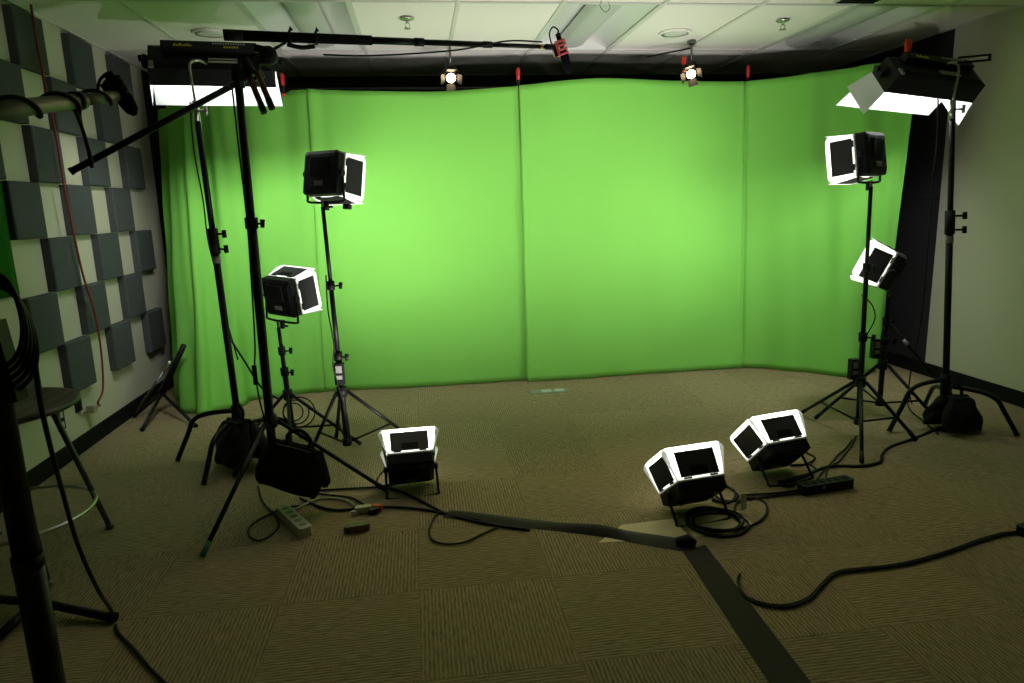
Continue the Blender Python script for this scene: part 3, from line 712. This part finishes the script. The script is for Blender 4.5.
shotgun('boom microphone with a pink red shock mount hanging by the ceiling', yp(559, 38, 3.64), yp(570, 74, 3.64), .022, True,
        [yp(558, 30, 3.64), yp(553, 27, 3.64), yp(549.5, 33, 3.64), yp(551, 42, 3.63), yp(553, 45, 3.63)])
MB_ = None
# second boom reaching in from the left
cA, cB = yp(-60, 118, 1.25), yp(116, 96, 1.95)
t = thing('boom_pole', 'grey boom pole entering at the left edge with cable around it', 'boom pole', cA)
MB().tube([Vector((0, 0, 0)), (cB-cA)*.70], [.0175, .0165], 14).build('pole_section', 'boomgrey', t)
MB().tube([(cB-cA)*.68, cB-cA], .0135, 12).build('pole_section', 'boomgrey', t)
MB().tube([(cB-cA)*.665, (cB-cA)*.71], .021, 12).build('lock_ring', 'plastic', t)
R = frame_z(cB-cA); P = []
for k in range(91):
    u = k/90; a = u*2*PI*3.2
    P.append((cB-cA)*(.12+.80*u)+R @ Vector((math.cos(a), math.sin(a), 0))*(.0225-.004*u))
MB().tube(P, .0045, 6).build('wrapped_cable', 'rubber', t)
P = smooth_path([yp(58, 99, 1.72), yp(72, 106, 1.74), yp(82, 128, 1.76), yp(90, 155, 1.76), yp(92, 168, 1.76), yp(88, 150, 1.76), yp(80, 118, 1.78), yp(82, 104, 1.80)], 6)
MB().tube([p-cA for p in P], .0042, 6).build('hanging_cable', 'rubber', t)
shotgun('dark shotgun microphone on the left grey boom pole', yp(111, 78, 1.97), yp(135, 115, 1.97), .020, False,
        [yp(106, 74, 1.97), yp(100, 80, 1.97), yp(98, 90, 1.96), yp(99, 97, 1.95)])

# ------------------------------------------------------------------ sandbags
def sandbag(label, c, rotz, size, lean=0.0, pouch2=True, tilt=0.0):
    t = thing('sandbag', label, 'sandbag', c, 'black saddle sandbags'); t.rotation_euler = (0, tilt, rotz)
    Wd, Ht, Th = size
    for sg in ((-1, 1) if pouch2 else (1,)):
        rows = []
        for j in range(13):
            v = j/12; z = Ht*(1-v)
            hw = Wd/2*(.62+.38*math.sin(min(v*1.2, 1)*PI/2))*(1 if v < .85 else 1-.12*((v-.85)/.15)**2)
            th = Th*(.18+.82*math.sin(PI*min(.10+.86*v**.8, 1))**.7) if j < 12 else Th*.18
            yo = sg*(Th*.15+Th*.62*v)+lean*v*Ht
            row = []
            for k in range(28):
                a = 2*PI*k/28; ca, sa = math.cos(a), math.sin(a)
                x = hw*math.copysign(abs(ca)**.58, ca); y = th/2*math.copysign(abs(sa)**.85, sa)
                x += .012*math.sin(5*v+.7*k+sg); y += .007*math.sin(9*v+1.3*k+sg)
                row.append(Vector((x, y+yo, z+.012*math.sin(k*.9)*(v > .05)*(v < .95))))
            rows.append(row)
        m = MB().grid(rows, True, True); n = 28
        m.f += [tuple(range(n)), tuple(range(12*n+n-1, 12*n-1, -1))]; m.sm += [True, True]
        m.build('pouch', 'cloth', t)
    MB().grid([[Vector((x, y, z)) for y, z in ((-Th*.20, Ht*.93), (-Th*.12, Ht*1.02), (0, Ht*1.05), (Th*.12, Ht*1.02), (Th*.20, Ht*.93))] for x in (-Wd*.33, Wd*.33)]).build('saddle', 'cloth', t)
    P = smooth_path([(-Wd*.16, 0, Ht*1.03), (-Wd*.17, .01, Ht*1.22), (0, .012, Ht*1.38), (Wd*.17, .01, Ht*1.22), (Wd*.16, 0, Ht*1.03)], 5)
    MB().tube(P, .009, 8).build('handle_strap', 'cloth', t)
    return t
sandbag('dark sandbag hanging between the legs of the boom stand', (-.66, 3.16, .13), math.radians(-20), (.33, .20, .085), tilt=math.radians(13))
sandbag('dark sandbag slumped over the left bent leg stand base', (-1.04, 3.80, .03), math.radians(-50), (.34, .24, .11), tilt=math.radians(-6))
sandbag('dark sandbag over the bent legs of the right stand', (3.09, 3.52, .02), math.radians(14), (.28, .19, .11), tilt=math.radians(5))

# ------------------------------------------------------------------ left foreground
fgb = Vector((-.915, 1.55, 0))
t = thing('foreground_stand', 'thick dark stand pole at the left edge of the photo', 'stand', fgb)
MB().tube([(0, 0, .12), (0, 0, .66)], .031, 14).build('column', 'satin', t)
MB().tube([(0, 0, .64), (0, 0, 1.72)], .0275, 14).build('upper_tube', 'satin', t)
MB().tube([(0, 0, .63), (0, 0, .66)], .0318, 14).build('collar', 'plastic', t)
MB().tube([(0, 0, 1.56), (0, 0, 1.66)], .034, 14).build('boom_head', 'plastic', t)
for k, f in enumerate(((-1.20, 2.03), (-1.22, 1.05), (-.35, 1.45))):
    f = Vector((f[0], f[1], .02))-fgb; lg = MB().tube([(0, 0, .20), f], .014, 10).build('leg', 'satin', t)
    MB().tube([f-Vector((f.x, f.y, -.3)).normalized()*.06, f], .019, 10).build('foot_cap', 'rubber', lg)
MB().tube([(0, 0, .15), (0, 0, .23)], .042, 14).build('leg_hub', 'plastic', t)
pl = yp(8, 352, 1.50)-fgb
MB().box(pl+Vector((-.02, 0, -.02)), (.05, .04, .17), RY(-.10)).build('side_plate', 'plastic', t)
# hank of cable hung on that pole
hk = thing('cable_coil', 'loops of black cable hanging on the left foreground pole', 'cable', yp(2, 275, 1.47), 'coiled cables')
ho = Vector(hk.location)
for k in range(5):
    P = []
    for q in range(33):
        a = 2*PI*q/32
        px_, py_ = 2+(24+3.5*k)*math.sin(a)*(1-.25*math.cos(a)), 275+(46+2*k)*(1-math.cos(a))+3*k
        P.append(yp(px_-4, py_, 1.455+.012*k+.01*math.sin(3*a+k))-ho)
    MB().tube(P, .0052, 6).build('loop', 'rubber', hk)
P = smooth_path([yp(34, 352, 1.50), yp(40, 400, 1.56), yp(50, 445, 1.66), yp(62, 490, 1.78), yp(78, 545, 1.95), yp(98, 590, 2.05)]+[fp(112, 612, .006), fp(118, 632, .006), fp(135, 650, .006), fp(150, 668, .006), fp(172, 690, .006)], 6)
tag(MB().tube(P, .0058, 8).build('hanging_cable', 'rubber'), 'black cable falling past the stool to the floor', 'cable')
# flat based stand behind the pole
ib = fp(38, 613); t = thing('flat_base_stand', 'low stand base with flat bar legs at bottom left', 'stand', ib)
for f in (fp(116, 622), fp(-80, 598), fp(-6, 646)):
    d = f-ib; lg = MB().tube([Vector((0, 0, .045)), Vector((d.x, d.y, .016))], .0155, 10).build('leg', 'satin', t)
    MB().tube([Vector((d.x, d.y, .016))*.94+Vector((0, 0, .003)), Vector((d.x, d.y, .018))], .018, 10).build('foot_cap', 'rubber', lg)
MB().tube([(0, 0, .03), (0, 0, .10)], .026, 12).build('leg_hub', 'plastic', t)
MB().tube([(0, 0, .08), (0, 0, 1.05)], .012, 12).build('column', 'satin', t)
# stool
sb = Vector((-1.735, 2.90, 0)); t = thing('bar_stool', 'round wooden stool with grey metal legs and foot ring by the left wall', 'stool', sb)
ZS = .665
MB().lathe([(.001, ZS-.006), (.15, ZS-.004), (.285, ZS+.004), (.30, ZS+.002), (.302, ZS-.010), (.285, ZS-.022), (.001, ZS-.026)], n=40).build('seat', 'seat', t)
MB().lathe([(.17, ZS-.045), (.20, ZS-.045), (.20, ZS-.024), (.17, ZS-.024)], n=28).build('seat_ring', 'stoolleg', t)
for a in (42, 132, 222, 312):
    a = math.radians(a); c_, s_ = math.cos(a), math.sin(a)
    lg = MB().tube([(c_*.19, s_*.19, ZS-.03), (c_*.345, s_*.345, .012)], .0125, 10).build('leg', 'stoolleg', t)
    MB().lathe([(.015, 0), (.018, .004), (.018, .018), (.014, .024)], (c_*.345, s_*.345, 0), n=10).build('foot_cap', 'steel', lg)
rr = .19+(.345-.19)*(ZS-.03-.20)/(ZS-.042)
MB().tube([(rr*math.cos(2*PI*k/40), rr*math.sin(2*PI*k/40), .20) for k in range(41)], .008, 8, cap=False).build('foot_ring', 'chrome', t)
# red cable along the wall
P = [xp(x, y, XL+.085) for x, y in ((28, -14), (40, 60), (55, 130), (64, 185), (72, 225), (83, 275), (94, 310), (101, 350), (103, 388), (98, 402))]+[ply+Vector((.05, .07, .0)), ply+Vector((.045, .03, .0))]
tag(MB().tube(smooth_path(P, 6), .0065, 8).build('red_cable', 'redcable'), 'red cable hanging down the left wall to the outlet', 'cable')
# folded stand by the left wall
eb = fp(163, 414); t = thing('folded_stand', 'small black tripod stand folded between left wall and curtain', 'stand', eb)
hub = yp(162, 393, 5.08)-eb
for q, Y in (((142, 430), None), ((196, 426), None), ((133, 417), None)):
    f = fp(*q, .012)-eb; lg = MB().tube([hub, f], .012, 8).build('leg', 'satin', t)
    MB().tube([f*.97+hub*.03, f], .015, 8).build('foot_cap', 'rubber', lg)
MB().tube([hub, yp(184, 345, 5.02)-eb], [.026, .018], 10).build('folded_column', 'satin', t)
a, b = yp(134, 414, 4.93)-eb, yp(164, 371, 4.98)-eb
r_ = MB().tube([a, b], .0085, 8).build('rod', 'steel', t)
MB().tube([b, yp(170, 361, 4.98)-eb], .012, 8).build('silver_tip', 'chrome', r_)

# ------------------------------------------------------------------ things on the floor
def cable(label, pts, r=.0055, m='rubber', name='floor_cable', group='cables on the floor', z=None):
    P = smooth_path([Vector(p) for p in pts], 7)
    return tag(MB().tube(P, r, 8).build(name, m), label, 'cable', group)
def F(*q, z=.007): return [fp(x, y, z) for x, y in q]
# cream power strip with its white lead
a, b = fp(283, 514), fp(307, 537); d = (b-a); L_ = d.length; an = math.atan2(d.y, d.x)
t = thing('power_strip', 'cream power strip lying on the carpet near the boom stand', 'power strip', (a+b)/2); t.rotation_euler = (0, 0, an)
MB().box((0, 0, .022), (L_, .058, .044), ch=.008).build('case', 'cream', t)
for k in range(5): MB().box((-L_*.36+k*L_*.18, 0, .0445), (.026, .030, .003), ch=.006).build('socket', 'grey_label', t)
cable('white lead curving from the cream power strip', F((287, 513), (300, 507), (315, 500), (330, 498), (345, 500), (355, 506)), .0055, 'cream')
t = thing('plug_cluster', 'bunch of cream and orange connectors on the floor', 'plugs', fp(370, 512))
MB().box((-.03, .0, .018), (.075, .032, .030), RZ(.15), ch=.006).build('plug', 'cream', t)
MB().box((.035, .012, .016), (.05, .026, .026), RZ(-.3), ch=.006).build('plug', 'orange', t)
MB().box((.02, -.025, .015), (.045, .026, .026), RZ(.4), ch=.006).build('plug', 'black', t)
MB().box((-.07, -.02, .012), (.03, .02, .02), RZ(.6), ch=.004).build('plug', 'cream', t)
a, b = fp(344, 533), fp(370, 529); d = b-a
t = MB().box((0, 0, .016), (d.length, .034, .032), ch=.010).build('wood_block', 'brown', None, (a+b)/2, (0, 0, math.atan2(d.y, d.x)))
tag(t, 'small brown wooden block on the carpet beside the cream power strip', 'block')
# flat floor outlet
t = thing('floor_outlet', 'flat floor outlet plate in the carpet before the curtain', 'outlet', fp(549, 391.5))
MB().box((0, 0, .002), (.30, .10, .006)).build('plate', 'plate', t)
for x in (-.02, .08): MB().box((x, 0, .006), (.075, .07, .004)).build('lid', 'lens', t)
# cloth tape ridge over the cable and flat tape towards the camera
ra, rb, rc = fp(446, 514), fp(600, 532), fp(688, 546)
rows = []
for k in range(41):
    u = k/40; p = ra.lerp(rb, u/.6) if u < .6 else rb.lerp(rc, (u-.6)/.4)
    n = Vector((rc.y-ra.y, -(rc.x-ra.x), 0)).normalized(); wd = .040+.012*u+.004*math.sin(9*u)
    hh = (.016+.012*bumpf(u, .62, .12)+.004*math.sin(14*u))*(1 if 0 < k < 40 else .3)
    rows.append([p+n*(wd*s)+Vector((0, 0, .0015+hh*math.cos(s*PI/2)**1.2 if abs(s) < 1 else .0012)) for s in (-1, -.7, -.4, -.15, 0, .15, .4, .7, 1)])
tag(MB().grid(rows).build('taped_cable_ridge', 'tape'), 'dark cloth tape ridge covering cables across the carpet', 'tape')
tag(MB().tube([rc+Vector((-.05, .01, .018)), rc+Vector((.0, 0, .024)), rc+Vector((.03, -.01, .016))], [.018, .028, .012], 10).build('tape_end', 'rubber'), 'bunched black tape end at the corner of the taped strip', 'tape')
e0, e1 = fp(683, 552), fp(705, 545); f0, f1 = Vector((.93, 1.35, 0)), Vector((1.055, 1.33, 0))
up_ = Vector((0, 0, .002))
tag(MB().plate([f0+up_*.2, f1+up_*.2, e1+up_*.2, e0+up_*.2], .0016).build('floor_tape', 'tapedark'), 'wide black tape strip running toward the bottom right of the floor', 'tape')
# papers under the cables
def paper(q, lab):
    o = MB().plate([fp(*p, .0012) for p in q], .0012).build('floor_paper', 'paper')
    if (o.data.polygons[1].normal.z < 0): o.data.flip_normals()
    return tag(o, lab, 'paper', 'papers taped to the floor')
paper([(598, 543), (690, 537), (672, 519), (622, 525)], 'tan paper sheet on the floor under the taped ridge')
paper([(694, 537), (756, 527), (738, 511), (680, 519)], 'tan paper sheet on the floor under the coiled cable')
# cable coil by the middle floor light
cc = fp(715, 524); t = thing('cable_coil', 'round coil of black cable beside the middle floor light', 'cable', cc, 'coiled cables')
for k in range(4):
    rx = .100+.011*k; ox, oy = .006*math.cos(2.1*k), .006*math.sin(1.7*k)
    MB().tube([(ox+rx*math.cos(2*PI*q/36), oy+rx*.92*math.sin(2*PI*q/36), .008+.0095*(k % 3)+.004*math.sin(6*PI*q/36+k)) for q in range(37)], .0058, 8, cap=False).build('loop', 'rubber', t)
cable('cable loop standing out right of the coil', F((735, 528), (750, 526), (765, 516), (766, 504), (755, 498), (743, 499), (735, 506), (736, 516)), .0052)
cable('cables looping from the middle floor light to the coil', F((708, 494), (716, 500), (728, 503), (735, 496), (733, 489), (722, 487), (714, 492), (722, 500), (740, 501)), .0052)
cable('pair of cables joining the coil and the black power strip, front one', F((742, 499), (758, 498), (775, 496), (790, 494), (801, 493)), .0055)
cable('pair of cables joining the coil and the black power strip, rear one', F((745, 495), (760, 494), (778, 493), (800, 490)), .0055)
tg = thing('cable_tag', 'cream paper tag on the cable by the coil', 'tag', fp(742, 512))
MB().plate([(-.012, -.01, .012), (.022, .0, .012), (.03, .03, .075), (.0, .02, .078)], .0012).build('card', 'cream', tg)
MB().tube([(0, 0, .006), (.0, .0, .02), (.006, .004, .04)], .002, 6).build('tie', 'cream', tg)
# black power strip
a, b = fp(800, 494), fp(850, 486); d = b-a
t = thing('power_strip', 'long black power strip on the floor before the right tripods', 'power strip', (a+b)/2); t.rotation_euler = (0, 0, math.atan2(d.y, d.x))
MB().box((0, 0, .024), (d.length, .06, .046), ch=.008).build('case', 'plastic', t)
for k in range(6): MB().box((-d.length*.38+k*d.length*.15, 0, .0475), (.028, .032, .003), ch=.006).build('socket', 'base', t)
MB().box((-d.length*.12, -.031, .03), (.012, .003, .010)).build('switch_light', 'grey_label', t)
# leads around the right lights
cable('thick black cable from the sandbag stand to the floor lights', F((958, 424), (940, 428), (915, 438), (890, 447), (882, 455), (880, 462), (862, 466), (835, 466), (820, 469), (800, 478), (778, 482)), .008)
cable('thin lead falling from the right stands, left one', F((852, 440), (846, 448), (838, 455), (831, 463), (824, 470), (818, 478), (812, 486)), .0045)
cable('thin lead falling from the right stands, right one', F((856, 436), (851, 446), (845, 454), (838, 462), (828, 468), (826, 478), (828, 486)), .0045)
cable('lead looping in front of the rightmost floor light', F((806, 462), (816, 470), (800, 476), (785, 480), (779, 484), (790, 486), (806, 480), (812, 490)), .0055)
cable('cable along the base of the right wall stand', F((914, 386), (908, 402), (912, 412), (925, 422), (938, 434)), .005)
# long cable at right
P = F((740, 574), (738, 582), (745, 596), (760, 604), (785, 607), (808, 600), (822, 586), (836, 574), (860, 570), (890, 567), (920, 561), (950, 552), (980, 541), (1002, 535), (1018, 533))
cable('long doubled black cable snaking in from the right edge', P, .0048)
cable('second strand lying along the long right cable', [p+Vector((.003, .010, .001)) for p in P[1:]], .0042)
tag(MB().box(fp(1024, 531, .02)+Vector((.04, .01, 0)), (.12, .05, .04), RZ(.2), ch=.01).build('cable_connector', 'plastic'), 'black connector at the right edge on the long cable', 'connector')
# leads at the left
cable('thin black cable loop in front of the boom stand', F((258, 486), (262, 500), (268, 508), (276, 516), (278, 528), (262, 540), (250, 537), (249, 528), (262, 518), (285, 508), (300, 506)), .0045)
cable('black cable running from the left stands to the tape', F((300, 498), (318, 506), (335, 510), (355, 509), (390, 507), (420, 509), (448, 514), (480, 520)), .006)
cable('black cable crossing behind the cream strip', F((305, 492), (330, 495), (352, 498), (366, 506)), .005)
cable('long cable from the left floor light to the tape', F((388, 488), (405, 493), (425, 503), (445, 513), (470, 520), (500, 526), (530, 530)), .0062)
cable('low cable linking the left stands and floor light', F((306, 491), (340, 489), (375, 487), (392, 484), (405, 481)), .0055)
cable('loose cable loop below the start of the tape', F((440, 510), (433, 520), (429, 532), (434, 541), (448, 544), (465, 542), (482, 534), (498, 527)), .0045)
cable('lead by the base of the left floor light', F((384, 470), (378, 478), (376, 486), (384, 488), (396, 482)), .0045)
cable('lead from the right floor light yoke', F((800, 445), (806, 452), (815, 458), (806, 464), (790, 465)), .006)
cable('lead from the middle floor light yoke', F((722, 483), (730, 488), (738, 496), (728, 502), (712, 500)), .006)
# leads hanging along stands
def hang(label, pts, r=.004): return tag(MB().tube(smooth_path([Vector(p) for p in pts], 6), r, 8).build('stand_cable', 'rubber'), label, 'cable', 'cables hanging on stands')
hang('black lead running down the left tube light stand', [yp(190, 102, 3.91), yp(194, 150, 3.91), yp(203, 200, 3.91), yp(208, 240, 3.90), yp(218, 280, 3.91), yp(228, 325, 3.91), yp(238, 360, 3.91)])
hang('black lead with a small switch running down the boom stand', [yp(232, 86, 3.19), yp(239, 150, 3.19), yp(247, 220, 3.19), yp(252, 290, 3.19), yp(255, 345, 3.18), yp(255, 370, 3.17), yp(262, 410, 3.16), yp(275, 440, 3.17)])
hang('black lead running down the high left led stand', [yp(326, 275, 3.81), yp(328, 310, 3.80), yp(334, 345, 3.80), yp(333, 365, 3.80), yp(338, 385, 3.80), yp(347, 415, 3.80), yp(350, 440, 3.80)])
hang('lead draped from the low right led panel', [yp(862, 295, 3.86), yp(872, 305, 3.86), yp(875, 318, 3.86), yp(868, 333, 3.82), yp(864, 340, 3.60)])
hang('black lead beside the right tube light stand', [yp(938, 96, 3.60), yp(937, 140, 3.64), yp(931, 200, 3.70), yp(927, 260, 3.76), yp(921, 320, 3.85), yp(912, 365, 3.90), yp(909, 390, 3.95), fp(912, 404, .01)])
hang('slanted lead between the left stands', [yp(231, 340, 3.98), yp(245, 362, 3.98), yp(262, 388, 3.98), yp(280, 400, 4.02)], .006)
lp = thing('cable_coil', 'small loose loops of cable on the low left stand', 'cable', yp(293, 415, 4.12), 'coiled cables'); lo = Vector(lp.location)
for k in range(3): MB().tube([yp(293+(10+3*k)*math.cos(2*PI*q/24)+3*k, 412+(9+3*k)*math.sin(2*PI*q/24), 4.12+.01*k)-lo for q in range(25)], .004, 6, cap=False).build('loop', 'rubber', lp)
tag(MB().box(yp(255, 375, 3.165), (.02, .02, .09), ch=.006).build('inline_switch', 'plastic'), 'small black inline switch on the lead beside the boom stand', 'switch')
bpy.context.view_layer.update()
